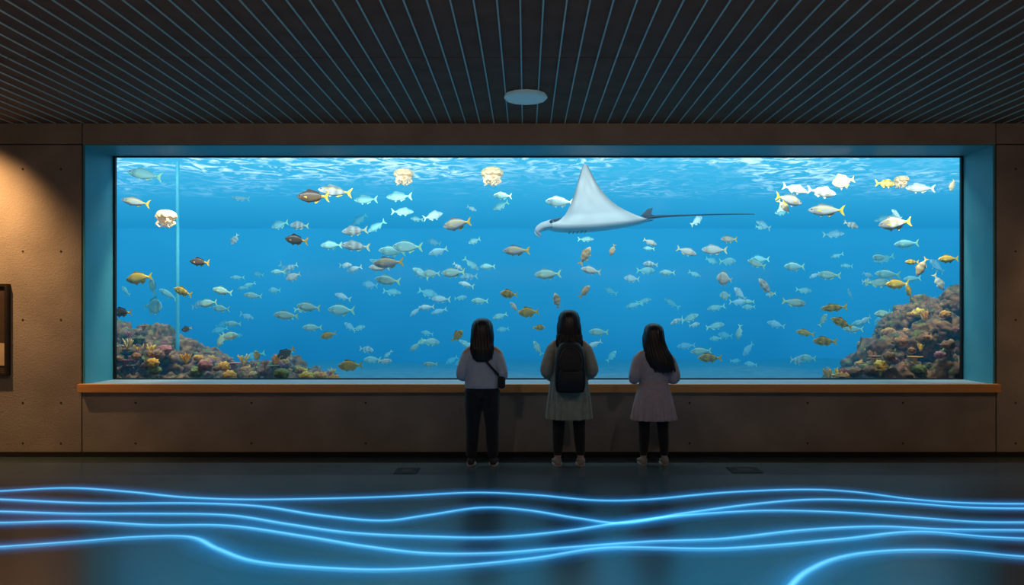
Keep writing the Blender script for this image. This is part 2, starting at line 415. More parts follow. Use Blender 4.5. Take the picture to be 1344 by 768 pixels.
FL=[(411,258,42,'L',2,'dark',7.9,1),(440,251,42,'L',6,'silver',8.1,.85),(178,265,36,'L',10,'silver',7.9,.8),(600,294,38,'L',-8,'silver',7.8,1.1),
(389,315,34,'L',8,'dark',7.9,1),(262,344,30,'L',6,'dark',7.9,.9),(183,365,34,'L',-8,'gold',7.8,1.2),(240,383,28,'L',18,'gold',7.8,1),
(510,345,38,'L',-4,'silver',7.8,1),(498,351,26,'L',0,'pale',8.2,1),(466,303,32,'L',-6,'pale',8.4,1),(467,323,36,'L',4,'pale',8.4,.9),(393,296,26,'L',4,'pale',8.8,1),(435,322,28,'L',0,'teal',9.6,1),
(535,324,40,'L',2,'teal',9.0,1),(515,330,34,'L',4,'teal',9.2,1),(509,368,32,'L',6,'teal',8.3,1),(595,358,32,'L',-2,'teal',8.3,1),(566,359,22,'L',0,'teal',8.8,1.2),
(678,329,34,'L',0,'silver',7.9,1),(768,336,26,'R',60,'cream',7.9,1.1),(776,355,26,'L',10,'pale',8.2,1),(719,360,34,'L',-2,'teal',8.2,1),(694,410,26,'L',-4,'gold',7.8,1.3),(668,386,22,'L',6,'gold',7.8,1.3),
(731,395,20,'L',75,'cream',7.8,1.3),(767,383,20,'R',50,'cream',7.8,1.1),(804,328,15,'L',-70,'cream',7.9,1.2),(600,441,20,'R',40,'gold',7.7,1.4),(565,478,18,'L',0,'teal',8.4,1),(460,480,30,'L',-2,'gold',7.7,1.2),
(505,474,18,'R',0,'pale',8.8,1),(375,464,26,'L',-30,'dark',7.9,1.2),(376,414,30,'L',4,'teal',8.3,1),(405,403,30,'L',6,'teal',8.3,1),(448,407,38,'L',2,'teal',9.0,1),(431,440,20,'L',-15,'gold',8.0,1.2),
(410,430,24,'L',0,'teal',9,1),(292,382,26,'L',12,'teal',8.2,1),(273,398,28,'L',-6,'teal',8.4,1),(290,405,24,'L',4,'teal',9,1),(300,441,28,'R',5,'teal',8.1,1),(245,432,16,'L',-10,'dark',8,1.2),(337,468,15,'L',80,'gold',7.9,1.5),
(290,446,20,'L',-60,'teal',8.3,1.2),(306,425,20,'L',0,'teal',9.3,1),(332,388,22,'L',5,'teal',9,1),(385,363,20,'L',-20,'pale',8.6,1.3),(365,357,18,'L',0,'teal',9.6,1),(308,314,16,'L',-60,'pale',9,1.2),(200,376,22,'L',70,'teal',8.6,1.2),
(853,318,18,'R',-25,'pale',8.2,1),(876,358,20,'L',0,'teal',9.5,1),(901,330,26,'R',-20,'pale',8.3,1),(938,328,32,'L',2,'pale',8.5,1),(957,314,24,'L',0,'silver',8.5,1),(993,346,24,'L',20,'teal',8.8,1),(1005,377,28,'L',50,'pale',8.2,.9),
(983,396,16,'L',0,'teal',9.8,1),(1043,350,30,'L',0,'teal',9.3,1),(1042,397,30,'R',-8,'teal',8.4,1),(1057,437,22,'L',10,'gold',8.2,1),(1095,404,32,'L',-4,'gold',7.9,.8),(1105,424,28,'L',25,'gold',7.8,1),(1083,448,30,'L',2,'gold',7.9,1),
(1138,451,24,'L',0,'gold',8.3,1),(1120,432,24,'L',0,'teal',9,1),(1088,361,28,'L',4,'teal',8.8,1),(1117,295,20,'R',-20,'pale',8.4,1),(1085,276,44,'L',2,'silver',7.9,.9),(1078,252,36,'R',-10,'pale',7.9,1),(1035,262,38,'R',-12,'silver',7.8,1),
(1043,248,32,'R',-14,'pale',7.9,.9),(1028,270,20,'R',-50,'cream',7.9,1.1),(1175,293,40,'L',-6,'silver',7.8,1.15),(1162,241,30,'R',0,'gold',7.9,.9),(1208,247,34,'L',4,'pale',8.1,.9),(1210,350,26,'L',-60,'cream',7.8,1.2),(1197,344,18,'L',0,'gold',7.9,1),(1245,340,26,'L',-2,'gold',7.8,1),
(1178,373,36,'L',-2,'gold',7.9,.9),(1152,371,30,'R',0,'teal',8.8,1),(1165,360,30,'L',4,'teal',9.2,1),(1190,320,32,'L',-4,'teal',9.4,.9),(1232,370,24,'R',-60,'pale',8,1),(1250,243,16,'L',-70,'cream',7.9,1.3),(1193,383,22,'L',70,'gold',7.8,1),
(1155,338,22,'L',0,'teal',9,1),(1215,395,24,'L',-10,'teal',8.8,1),(932,470,30,'L',0,'gold',8,1),(920,461,26,'L',-5,'teal',8.8,1),(970,436,20,'L',-80,'teal',9.6,1),(1060,470,26,'L',5,'teal',9.4,1),(735,265,38,'L',0,'pale',9.2,.9),(660,257,24,'L',0,'teal',9.2,1),
(524,258,34,'L',0,'teal',9.8,.9),(480,262,32,'L',0,'teal',10,.9),(528,278,28,'R',0,'teal',9.8,.9),(786,436,26,'L',2,'teal',9,1),(706,457,20,'L',60,'teal',9,1),(640,350,20,'L',0,'teal',9.6,1),(190,229,40,'L',8,'teal',8.6,.9),
(1160,412,26,'L',0,'teal',8.6,1),(675,403,16,'L',50,'pale',8,1),(545,455,18,'L',-40,'teal',9,1),(630,395,22,'L',0,'teal',9.5,1),(160,410,26,'L',0,'dark',7.8,1.2),(707,430,16,'R',0,'gold',8,1.2),(1080,420,18,'R',60,'teal',8.8,1),
(951,366,22,'L',10,'pale',8.0,2.1),(201,402,26,'R',0,'teal',8.8,2.2),(952,388,16,'L',0,'teal',8.9,1.8),(1107,238,28,'L',-10,'cream',8.0,1.7)]
G=Geo()
for (px,py,L,d,an,kind,Y,dp) in FL:
    pos=P(px,py,Y); Lm=L*Y/1000
    add_fish(G,pos,Lm*1.06,d=='R',math.radians(an),kind,dp*1.05,random.uniform(-.35,.35))
for i in range(125):
    Y=random.uniform(9.4,13.0); px=random.choice([random.uniform(160,1255),random.gauss(430,120),random.gauss(1080,90),random.uniform(500,1000)]); px=min(max(px,165),1250)
    py=random.choice([random.uniform(250,480),random.uniform(340,485)])
    add_fish(G,P(px,py,Y),random.uniform(15,29)*Y/1000,random.random()<.25,math.radians(random.gauss(0,22)),random.choice(['teal','pale','teal']),random.uniform(.85,1.2),random.uniform(-.6,.6))
o=G.obj('fish_school',M_attr)

# jellyfish
M_jelly=pmat('jelly_flesh_glow',(1,1,1),.5,attr='Col',emis=(1,.66,.36),estr=.22)  # warm emission added to lift the dark insides of the bells
def jelly(px,py,Y,w,name='jellyfish'):
    c=P(px,py,Y); R=w*Y/2000; G=Geo(); n=40
    rings=[];cols=[]
    for i in range(10):
        a=.08+(pi*.60)*i/9
        f=lambda j:1+.10*math.cos(9*2*pi*j/n)*(i/9)+.12*noise.noise(Vector((math.cos(2*pi*j/n)*1.5,math.sin(2*pi*j/n)*1.5,i*.3+px)))
        rings.append([(c.x+R*math.sin(a)*f(j)*math.cos(2*pi*j/n),c.y+R*math.sin(a)*f(j)*math.sin(2*pi*j/n),c.z+R*.62*math.cos(a)+R*.2+R*.08*math.sin(j*1.3)*(i/9)) for j in range(n)])
        cols.append((.85,.62,.32) if i%3 else (.6,.38,.18))
    for i in range(5):
        k=1-.2*(i+1); rings.append([(c.x+R*k*math.cos(2*pi*j/n),c.y+R*k*math.sin(2*pi*j/n),c.z-R*.05+R*.03*i) for j in range(n)]); cols.append((.9,.65,.4))  # inner rings coloured lighter to offset shade in the hollow
    G.loft(rings,cols)
    for q in range(18):
        a=q*2*pi/18; rr=R*.75*(.25+.75*((q*5%7)/6)); pts=[(c.x+rr*math.cos(a)+R*.16*math.sin(k*2.2+q),c.y+rr*math.sin(a),c.z+R*.1-k*R*(.16+.05*(q%3))) for k in range(5)]
        G.tube(pts,[R*.16,R*.2,R*.16,R*.13,R*.05],8,(.95,.7,.4) if q%2 else (1,.85,.6))
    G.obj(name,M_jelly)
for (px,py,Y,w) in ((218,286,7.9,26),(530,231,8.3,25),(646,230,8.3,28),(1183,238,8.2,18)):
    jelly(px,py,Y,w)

# ---------------- manta ray
def lerp(tab,x):
    for (a,b),(c,d) in zip(tab,tab[1:]):
        if x<=c: return b+(d-b)*(x-a)/(c-a)
    return tab[-1][1]
G=Geo()
LE=[(0,-.60),(.06,-.585),(.12,-.53),(.18,-.42),(.3,-.34),(.45,-.285),(.6,-.24),(.75,-.20),(.9,-.16),(1,-.125)]
TE=[(0,.62),(.06,.60),(.12,.56),(.18,.50),(.26,.40),(.38,.26),(.5,.155),(.65,.06),(.8,-.01),(.9,-.045),(1,-.085)]
TH=[(0,.115),(.08,.105),(.16,.07),(.3,.034),(.6,.016),(.9,.007),(1,.002)]
def spanpt(s):
    a=abs(s); w=max(0,(a-.12)/.88); near=s<0
    if near: return Vector((-(min(a,.12)*1.0)-.20*math.sin(w*1.4),  .60*w**1.25 ))
    return Vector((min(a,.12)+.55*w, .40*w**1.2))
NS,NC=72,26
base=P(781,292,8.6)
tilt=Matrix.Rotation(math.radians(-3),4,'Y')
for side in (1,-1):
    V=[];C=[];F=[]
    for i in range(NS+1):
        s=-1+2*i/NS; a=abs(s); p=spanpt(s); q0=spanpt(max(-1,s-.01)); q1=spanpt(min(1,s+.01)); t=(q1-q0).normalized(); nn=Vector((-t.y,t.x))
        le=lerp(LE,a); te=lerp(TE,a); th=lerp(TH,a)
        for j in range(NC+1):
            c=.5-.5*math.cos(pi*j/NC)
            prof=math.sqrt(max(0,c*(1-c)))*2*(1.15-.5*c)
            o2=nn*(th*prof*side*(1.0 if side<0 else .8))
            V.append(base+tilt@Vector((le+(te-le)*c,p.x+o2.x,p.y+o2.y)))
            if side<0:
                e=max(0,a-.3)/.7; edge=max(0,(c-.80)/.20)*min(1,a*3)+max(0,(.12-c)/.12)*min(1,a*2)
                nz=.10*noise.noise(Vector((c*5,s*6,0)))
                w=max(.05,.86+nz-.55*e-.42*edge)
                C.append((w*.90,w*.96,w*.95))
            else:
                w=.035+.02*noise.noise(Vector((c*6,s*6,0)))
                C.append((w,w*1.15,w*1.3))
    for i in range(NS):
        for j in range(NC):
            k=i*(NC+1)+j; F.append((k,k+1,k+NC+2,k+NC+1) if side<0 else (k,k+NC+1,k+NC+2,k+1))
    G.add(V,F,C)
def mt(pts,r,col,flat=1,n=10): G.tube([base+tilt@Vector(p) for p in pts],r,n,col,flat)
mt([(.5,0,.02),(.75,0,.03),(1.1,0,.025),(1.5,0,.015),(1.8,0,.0)],[.03,.014,.009,.007,.004],(.02,.02,.025))
for s_ in (-1,1):
    mt([(-.50,s_*.11,.0),(-.60,s_*.125,-.02),(-.66,s_*.11,-.07),(-.63,s_*.09,-.12)],[.045,.035,.03,.012],(.5,.55,.57),.5)
    c=base+tilt@Vector((-.50,s_*.135,.02)); G.ellip(c,(.018,.012,.018),(.01,.01,.01),10,6)
    V=[base+tilt@Vector(p) for p in ((.42,s_*.1,.0),(.62,s_*.14,-.01),(.68,s_*.06,.0),(.55,s_*.02,.01))]
    G.add(V,[(0,1,2,3)],(.1,.11,.12))
    for q in range(5):
        x=-.3+q*.045; mt([(x,s_*.03,-.110),(x+.012,s_*.085,-.097)],[.005,.005],(.2,.24,.27),1,6)
mt([(-.585,-.07,-.015),(-.6,0,-.02),(-.585,.07,-.015)],[.014,.018,.014],(.05,.05,.06))
V=[base+tilt@Vector(p) for p in ((.5,0,.03),(.60,0,.12),(.66,0,.13),(.64,0,.06),(.70,0,.03))]
G.add(V,[(0,1,2,3,4)],(.03,.035,.04))
G.obj('manta_ray',pmat('manta_skin',(1,1,1),.5,attr='Col'))

# ---------------- reefs
ico=bmesh.new(); bmesh.ops.create_icosphere(ico,subdivisions=4,radius=1); ico.verts.ensure_lookup_table()
IV=[v.co.copy() for v in ico.verts]; IF=[tuple(v.index for v in f.verts) for f in ico.faces]
ico3=bmesh.new(); bmesh.ops.create_icosphere(ico3,subdivisions=3,radius=1); ico3.verts.ensure_lookup_table()
JV=[v.co.copy() for v in ico3.verts]; JF=[tuple(v.index for v in f.verts) for f in ico3.faces]
def rock(G,c,r,seed):
    V=[];C=[]
    for v in IV:
        k=1+.38*noise.noise(v*1.6+Vector((seed,0,0)))+.22*noise.noise(v*4+Vector((0,seed,0)))+.13*noise.noise(v*10+Vector((0,0,seed)))
        V.append(Vector(c)+Vector((v.x*r[0],v.y*r[1],v.z*r[2]))*k)
        q=.42+.6*noise.noise(v*3+Vector((seed*2,0,0)))+.6*noise.noise(v*9+Vector((seed*2,0,0)))
        h=noise.noise(v*2.2+Vector((0,seed*3,1)))
        a=Vector((.035,.02,.012)); b_=Vector((.50,.25,.09)) if h<.08 else Vector((.42,.14,.14)) if h<.22 else Vector((.24,.26,.06))
        m=a.lerp(b_,max(0,min(1,q))); C.append(tuple(m))
    G.add(V,IF,C)
def coral_head(G,c,r,seed,col):
    V=[];C=[]
    for v in JV:
        d=abs(noise.noise(v*4.5+Vector((seed,0,0)))); k=.8+.7*d
        V.append(Vector(c)+Vector((v.x,v.y,v.z*.75))*r*k); m=.3+1.8*d
        C.append((col[0]*m,col[1]*m,col[2]*m))
    G.add(V,JF,C)
def branch_coral(G,c,h,col,n=9):
    c=Vector(c)
    for i in range(n):
        a=random.uniform(0,2*pi); t=random.uniform(.2,.8)
        d=Vector((math.cos(a)*t,math.sin(a)*t,1)).normalized()
        p1=c+d*h*.5; p2=c+d*h*random.uniform(.85,1.1)+Vector((0,0,h*.1))
        G.tube([c,p1,p2],[h*.1,h*.07,h*.045],6,col,sub=2)
        p3=p1+Vector((d.y,-d.x,1.2)).normalized()*h*.4
        G.tube([p1,p3],[h*.06,h*.04],6,col,sub=2)
def table_coral(G,c,r,col):
    c=Vector(c); G.tube([c-Vector((0,0,r*.6)),c],[r*.2,r*.35],8,col,sub=2)
    G.loft([[(c.x+r*k*(1+.12*noise.noise(Vector((math.cos(j*pi/12)*2,math.sin(j*pi/12)*2,r*50))))*math.cos(j*pi/12),c.y+r*k*math.sin(j*pi/12),c.z+z*r) for j in range(24)] for k,z in ((.3,0),(.95,.15),(1.0,.22),(.9,.22),(.3,.12))],col)
CC=[(1,.45,.04),(1,.62,.08),(.85,.38,.08),(.48,.2,.24),(.32,.16,.07),(.55,.22,.08),(.3,.32,.08),(.75,.5,.2),(.4,.2,.1),(.6,.2,.16)]
M_reef=pmat('reef_rock',(1,1,1),.85,attr='Col',bump=1,bscale=30)
def reef(name,outline,side,nh):
    G=Geo()
    def top(px):
        return lerp(outline,px)
    x0,x1=outline[0][0],outline[-1][0]
    sd=side*10
    px=x0
    while px<x1:
        for lay,(Y,f) in enumerate(((7.72,.45),(8.0,.78),(8.35,1.0))):
            ty=top(px); tz=P(px,ty,Y).z; botz=.3
            zt=botz+(tz-botz)*f; 
            if zt<.5 and lay<2 and ty>490: continue
            r_=max(.08,min(.15,(zt-botz)*.33))
            z=botz
            while z<zt-r_*.3:
                zz=min(z+r_*.8,zt-r_*.95)
                c=P(px+random.uniform(-12,12),ty,Y); rock(G,(c.x,Y+random.uniform(-.12,.12),zz),(r_*random.uniform(.8,1.35),r_,r_*random.uniform(.7,1.15)),sd); sd+=1.37
                z+=r_*1.15
        px+=17
    for i in range(nh):
        px=random.uniform(x0,x1); f=random.random(); Y=7.6+.75*f
        ty=top(px); b=P(px,ty,Y); z=.62+(b.z-.62)*random.uniform(.25,1.0)*(.5+.5*f)
        Yb=Y-.08
        col=random.choice(CC); k=random.random()
        if k<.62: coral_head(G,(b.x,Yb,z),random.uniform(.03,.08),i*1.7,col)
        elif k<.88: branch_coral(G,(b.x,Yb,z),random.uniform(.06,.11),col)
        else: table_coral(G,(b.x,Yb,z+.02),random.uniform(.05,.08),col)
    G.obj(name,M_reef)
reef('coral_reef',[(120,418),(165,426),(208,427),(240,446),(275,462),(305,474),(345,474),(375,470),(405,484),(445,498)],1,90)
reef('coral_reef',[(1082,500),(1110,486),(1130,468),(1150,450),(1165,425),(1190,405),(1215,392),(1250,380),(1300,372)],5,95)

# ---------------------------------------------------------------- children
M_skin=pmat('skin',(.55,.33,.23),.5,(.6,.37,.26),10)
M_hair=pmat('hair',(.008,.007,.008),.38,(.016,.013,.012),60)
M_eye=pmat('eye',(.01,.01,.01),.2)
M_lip=pmat('lips',(.45,.14,.12),.45)
M_shoeD=pmat('shoe_dark',(.03,.03,.035),.6); M_soleW=pmat('sole',(.4,.38,.36),.7); M_shoeL=pmat('shoe_light',(.30,.26,.24),.7)
def cloth(name,c,c2): return pmat(name,c,.95,c2,25,.35,220,sheen=.12)
M_shirt=cloth('shirt_cotton',(.44,.50,.60),(.50,.56,.66)); M_pants=cloth('pants_denim',(.012,.013,.018),(.02,.022,.03))
M_dress=cloth('dress_linen',(.30,.315,.26),(.37,.385,.32)); M_legg=cloth('leggings',(.01,.01,.012),(.016,.016,.018))
M_pink=cloth('dress_pink',(.48,.36,.37),(.55,.42,.43)); M_top=cloth('blouse',(.40,.36,.40),(.46,.42,.46))
M_bag=pmat('bag_nylon',(.005,.005,.007),.6,(.009,.009,.012),30,.3,150)
M_zip=pmat('zip_metal',(.12,.125,.13),.4,metallic=.8)

def child(X,Y,H,style,head_turn=0.0,lean=0.0):
    k=H/1.25; e=empty('girl_watching_aquarium',(X,Y,0))
    zl=OZ0+.006; yl=YW-.06-Y     # ledge top / front in local coordinates
    S=Vector
    sh=.118*k; zs=.985*k
    hx,kx,ax=.066*k,.080*k,.092*k
    # body (one remeshed surface)
    B=Geo()
    for s in (-1,1):
        B.tube([(s*hx,0,.64*k),(s*(hx+.006),.0,.5*k),(s*kx,.005,.34*k),(s*(kx+.006),-.012,.22*k),(s*ax,-.015,.075*k)],[.072*k,.062*k,.046*k,.042*k,.027*k],14)
        B.tube([(s*ax,-.025,.04*k),(s*(ax+.003),.04*k,.035*k),(s*(ax+.009),.10*k,.022*k)],[.028*k,.028*k,.02*k],10)
        el=S((s*.175*k,-.035*k,.775*k)); wr=S((s*.115*k,yl-.045,zl+.05)); 
        B.tube([(s*sh*.8,0,zs),(s*(sh+.02)*1.0,-.005,zs-.04*k),(s*.16*k,-.03*k,.87*k),el,(el+wr)/2+S((s*.006,0,0)),wr],[.034*k,.036*k,.032*k,.029*k,.026*k,.019*k],12)
        # hand resting on the ledge
        pal=wr+S((-s*.004,.055,-.022)); B.tube([wr,(wr+pal)/2,pal],[.017,.022,.024],10,flat=.55)
        for f in range(4):
            off=(f-1.5)*.0125; ln=(.045,.055,.051,.038)[f] if s<0 else (.038,.051,.055,.045)[f]
            st=pal+S((off,.008,.0)); m1_=st+S((off*.15,ln*.55,.006)); en=S((st.x+off*.3,st.y+ln,zl+.007))
            B.tube([st,m1_,en],[.0075,.007,.0055],8,sub=3)
        st=wr+S((-s*.014,.022,-.008)); B.tube([st,st+S((-s*.02,.02,-.006)),S((st.x-s*.026,st.y+.045,zl+.009))],[.0085,.0078,.0062],8,sub=3)
    B.loft([ering(0,0,z*k,rx*k,ry*k,20) for z,rx,ry in ((.60,.09,.07),(.66,.125,.085),(.72,.115,.075),(.79,.098,.066),(.88,.11,.072),(.95,.125,.072),(.99,.11,.06),(1.02,.05,.045))])
    B.tube([(0,-.005,1.0*k),(0,.0,1.05*k),(0,.006,1.09*k)],[.042*k,.036*k,.036*k],12)
    # head with face (faces the tank, +Y)
    hc=S((0,.012*k,1.145*k)); R=Matrix.Rotation(head_turn,4,'Z')
    def H_(p): return hc+R@(S(p)*k)
    B.ellip(hc,(.07*k,.083*k,.097*k)); B.ellip(H_((0,.028,-.045)),(.05*k,.05*k,.052*k))
    B.tube([H_((0,.082,.012)),H_((0,.096,-.014)),H_((0,.088,-.024))],[.007*k,.010*k,.008*k],8)
    for s in (-1,1):
        B.ellip(H_((s*.071,-.002,-.008)),(.009*k,.017*k,.024*k),nu=10,nv=8)
    B.tube([H_((-.022,.076,-.05)),H_((0,.083,-.051)),H_((.022,.076,-.05))],[.005*k,.0065*k,.005*k],8)
    b=B.obj('body',M_skin,parent=e,cols=False); remesh(b,.0045,2)
    E=Geo()
    for s in (-1,1): E.ellip(H_((s*.028,.079,.002)),(.011*k,.006*k,.007*k),nu=12,nv=8)
    E.obj('eyes',M_eye,parent=e,cols=False)
    E=Geo(); E.tube([H_((-.018,.083,-.05)),H_((0,.089,-.051)),H_((.018,.083,-.05))],[.003*k,.005*k,.003*k],8); E.obj('lips',M_lip,parent=e,cols=False)
    # shoes
    for s in (-1,1):
        x=s*(ax+.002)
        Sg=Geo(); rings=[]
        for t,w,h in ((-.062,.018,.03),(-.055,.030,.055),(-.03,.034,.068),(.01,.034,.060),(.05,.037,.045),(.09,.038,.034),(.12,.030,.024),(.132,.012,.012)):
            rings.append([(x+w*k*math.cos(a)+s*max(0,t)*.08,t*k,.014+h*k*.5*(1+math.sin(a))) for a in [2*pi*j/16 for j in range(16)]])
        Sg.loft(rings)
        Sg.obj('shoe_upper',M_shoeD if style==1 else M_shoeL,parent=e,cols=False)
        So=Geo(); rr=[]
        for z in (0.0005,.018):
            rr.append([(x+s*max(0,math.sin(a))*.008+.041*k*math.cos(a)*(1-.12*(math.sin(a)<0)),.034*k+.10*k*math.sin(a),z) for a in [2*pi*j/24 for j in range(24)]])
        So.loft(rr); So.obj('shoe_sole',M_soleW,parent=e,cols=False)
    # leg wear
    Lg=Geo()
    for s in (-1,1):
        rads=[.086*k,.076*k,.058*k,.054*k,.047*k] if style==1 else [.074*k,.064*k,.050*k,.047*k,.034*k]
        Lg.tube([(s*hx,0,.63*k),(s*(hx+.008),.0,.5*k),(s*(kx+.002),.005,.34*k),(s*(kx+.006),-.01,.22*k),(s*ax,-.014,.095*k)],rads,18)
    Lg.loft([ering(0,0,z*k,rx*k,ry*k,24) for z,rx,ry in ((.58,.10,.085),(.64,.14,.098),(.70,.135,.09),(.76,.115,.078))])
    lo=Lg.obj('pants' if style==1 else 'leggings',M_pants if style==1 else M_legg,parent=e,cols=False); remesh(lo,.007,3)
    # top with sleeves
    T=Geo()
    def sleeves(w0,w1,w2,end=1.0):
        for s in (-1,1):
            el=S((s*.178*k,-.037*k,.772*k)); wr=S((s*.115*k,yl-.045,zl+.05)); wr2=el.lerp(wr,end*.93)
            T.tube([(s*sh*.70,0,zs-.012),(s*(sh+.014),-.005,zs-.052*k),(s*.158*k,-.03*k,.87*k),el,el.lerp(wr2,.5)+S((s*.005,0,-.004)),wr2],[.036*k,w0*k,w0*k,w1*k,(w1+w2)/2*k,w2*k],18)
    if style==1:
        rg=((.66,.150,.103),(.685,.152,.105),(.74,.142,.096),(.80,.132,.088),(.87,.134,.088),(.93,.138,.086),(.965,.130,.078),(.995,.105,.066),(1.022,.065,.052),(1.035,.052,.05))
        T.loft([ering(0,-.002,z*k,rx*k,ry*k,40,lambda a,z=z:1+.025*math.sin(7*a+z*40)) for z,rx,ry in rg]); sleeves(.043,.041,.030)
        t=T.obj('long_sleeve_shirt',M_shirt,parent=e,cols=False); remesh(t,.006,2)
    elif style==2:
        hem=.40/k
        rings=[]
        for i in range(26):
            q=i/25; z=hem+(1.035-hem)*q
            rx=lerp([(hem,.182),(.5,.172),(.62,.158),(.74,.142),(.85,.14),(.93,.14),(.965,.130),(.995,.105),(1.02,.066),(1.036,.05)],z)
            ry=lerp([(hem,.135),(.5,.128),(.62,.115),(.74,.1),(.85,.095),(.93,.09),(.97,.08),(1.0,.066),(1.02,.052),(1.036,.048)],z)
            am=.07*max(0,(.85-z)/.4)
            rings.append(ering(0,-.002,z*k,rx*k,ry*k,96,lambda a,am=am:1+am*math.cos(17*a+1.5*math.sin(3*a))))
        T.loft(rings); sleeves(.050,.056,.038)
        t=T.obj('dress',M_dress,parent=e,cols=False); remesh(t,.006,1)
    else:
        rg=((.68,.122,.09),(.72,.124,.09),(.76,.128,.092),(.83,.134,.094),(.90,.140,.092),(.955,.130,.08),(.995,.105,.066),(1.022,.066,.052),(1.035,.052,.05))
        T.loft([ering(0,-.002,z*k,rx*k,ry*k,40,lambda a,z=z:1+.02*math.sin(8*a+z*30)) for z,rx,ry in rg]); sleeves(.052,.050,.032)
        t=T.obj('blouse',M_top,parent=e,cols=False); remesh(t,.006,2)
        K=Geo(); rings=[]; hem=.385/k
        for i in range(18):
            q=i/17; z=hem+(.735-hem)*q; rx=lerp([(hem,.198),(.5,.180),(.6,.160),(.70,.134),(.74,.126)],z)
            am=.09*max(0,(.735-z)/.35)
            rings.append(ering(0,-.002,z*k,rx*k,rx*.74*k,120,lambda a,am=am:1+am*math.cos(19*a+1.2*math.sin(2*a))))
        K.loft(rings); K.tube([(-.1*k,-.05*k,.735*k),(0,-.094*k,.735*k),(.1*k,-.05*k,.735*k)],[.014,.014,.014],8)
        kk=K.obj('skirt',M_pink,parent=e,cols=False); remesh(kk,.006,1)
    # hair
    Hg=Geo(); n=120
    def strand(a,z,amp=.035): return 1+amp*math.cos(26*a+3*math.sin(z*11))+amp*.6*math.sin(43*a+z*20)
    if style==1: prof=[(1.252,.02,.02,0,0),(1.245,.045,.05,0,0),(1.225,.072,.08,0,-.004),(1.19,.088,.095,0,-.010),(1.15,.093,.090,0,-.022),(1.11,.093,.078,0,-.036),(1.07,.093,.066,0,-.048),(1.03,.094,.058,0,-.060),(.99,.096,.05,.002,-.072),(.95,.088,.04,.004,-.085),(.91,.070,.028,.004,-.094),(.885,.045,.016,.002,-.097)]
    elif style==2: prof=[(1.252,.02,.02,0,0),(1.245,.045,.05,0,0),(1.225,.07,.08,0,-.004),(1.19,.085,.093,0,-.010),(1.15,.088,.088,0,-.022),(1.11,.089,.076,0,-.036),(1.07,.092,.064,0,-.046),(1.03,.098,.054,0,-.052),(1.0,.104,.05,.0,-.06),(.96,.098,.04,.0,-.07),(.93,.07,.025,0,-.078)]
    else: prof=[(1.252,.02,.02,0,0),(1.245,.045,.05,0,0),(1.225,.072,.08,0,-.004),(1.19,.086,.094,0,-.010),(1.15,.09,.088,0,-.022),(1.11,.09,.077,0,-.036),(1.07,.092,.066,.004,-.048),(1.02,.10,.058,.016,-.060),(.97,.112,.05,.032,-.075),(.92,.115,.044,.048,-.088),(.87,.10,.034,.062,-.098),(.84,.075,.022,.072,-.102),(.825,.04,.012,.085,-.103)]
    rings=[ering(cx*k,.008*k+cy*k,z*k,rx*k,ry*k,n,lambda a,z=z:strand(a,z,.02 if z>1.1 else .05)) for z,rx,ry,cx,cy in prof]
    Hg.loft(rings)
    zb=prof[-3]
    for i in range(26):   # separate lock ends
        u=-1+2*i/25; x0_=(zb[3]+zb[1]*u*.92)*k; y0_=(zb[4]+.008-zb[2]*math.sqrt(max(0,1-u*u))*.7)*k; z0_=zb[0]*k
        L=random.uniform(.03,.075)*k*(1-.35*abs(u)); sx_=random.uniform(-.012,.012)+(.02 if style==3 else 0)
        Hg.tube([(x0_,y0_,z0_+.05*k),(x0_+sx_*.4,y0_-.004,z0_),(x0_+sx_,y0_-.002,z0_-L)],[.009*k,.008*k,.002*k],6,sub=3)
    for s in (-1,1):
        for q in range(3):
            Hg.tube([(s*.06*k,.05*k-q*.02,1.19*k),(s*.082*k,.035*k-q*.02,1.13*k),(s*.086*k,.012*k-q*.02,1.06*k),(s*.082*k,-.01*k-q*.015,1.0*k)],[.012*k,.014*k,.012*k,.004*k],8)
    Hg.obj('hair',M_hair,parent=e,cols=False)
    if style==1:
        Bg=Geo(); pts=[(-.06*k,.03,1.035*k),(-.06*k,-.035,1.035*k),(-.03*k,-.085*k,.97*k),(.03*k,-.100*k,.90*k),(.10*k,-.092*k,.82*k),(.15*k,-.05*k,.76*k)]
        Bg.tube(pts,[.010]*6,8,flat=.6)
        Bg.obj('bag_strap',M_bag,parent=e,cols=False)
        bb=boxes_obj('crossbody_bag',[(.135*k,.195*k,-.085*k,.055*k,.66*k,.765*k)],M_bag,.022,e)
        for m in bb.modifiers: m.segments=4
    if style==2:
        K=Geo(); rings=[]
        for z,w,d in ((.60,.08,.035),(.61,.108,.055),(.66,.118,.068),(.76,.12,.07),(.86,.115,.066),(.94,.100,.056),(.98,.08,.042),(1.0,.045,.02)):
            cy=-.095-d; rings.append([( (abs(math.cos(a))**.55)*math.copysign(1,math.cos(a))*w*k,cy*k+(abs(math.sin(a))**.55)*math.copysign(1,math.sin(a))*d*k,z*k) for a in [2*pi*j/40 for j in range(40)]])
        K.loft(rings); K.obj('backpack_body',M_bag,parent=e,cols=False)
        K=Geo(); rings=[]
        for z,w,d in ((.62,.07,.012),(.63,.09,.024),(.70,.095,.03),(.77,.09,.024),(.785,.075,.01)):
            cy=-.235; rings.append([( (abs(math.cos(a))**.6)*math.copysign(1,math.cos(a))*w*k,cy*k+(abs(math.sin(a))**.6)*math.copysign(1,math.sin(a))*d*k,z*k) for a in [2*pi*j/32 for j in range(32)]])
        K.loft(rings); K.obj('backpack_pocket',M_bag,parent=e,cols=False)
        K=Geo(); K.tube([(-.08*k,-.238*k,.80*k),(-.085*k,-.232*k,.88*k),(-.04*k,-.212*k,.95*k),(.04*k,-.212*k,.95*k),(.085*k,-.232*k,.88*k),(.08*k,-.238*k,.80*k)],[.0018]*6,6)
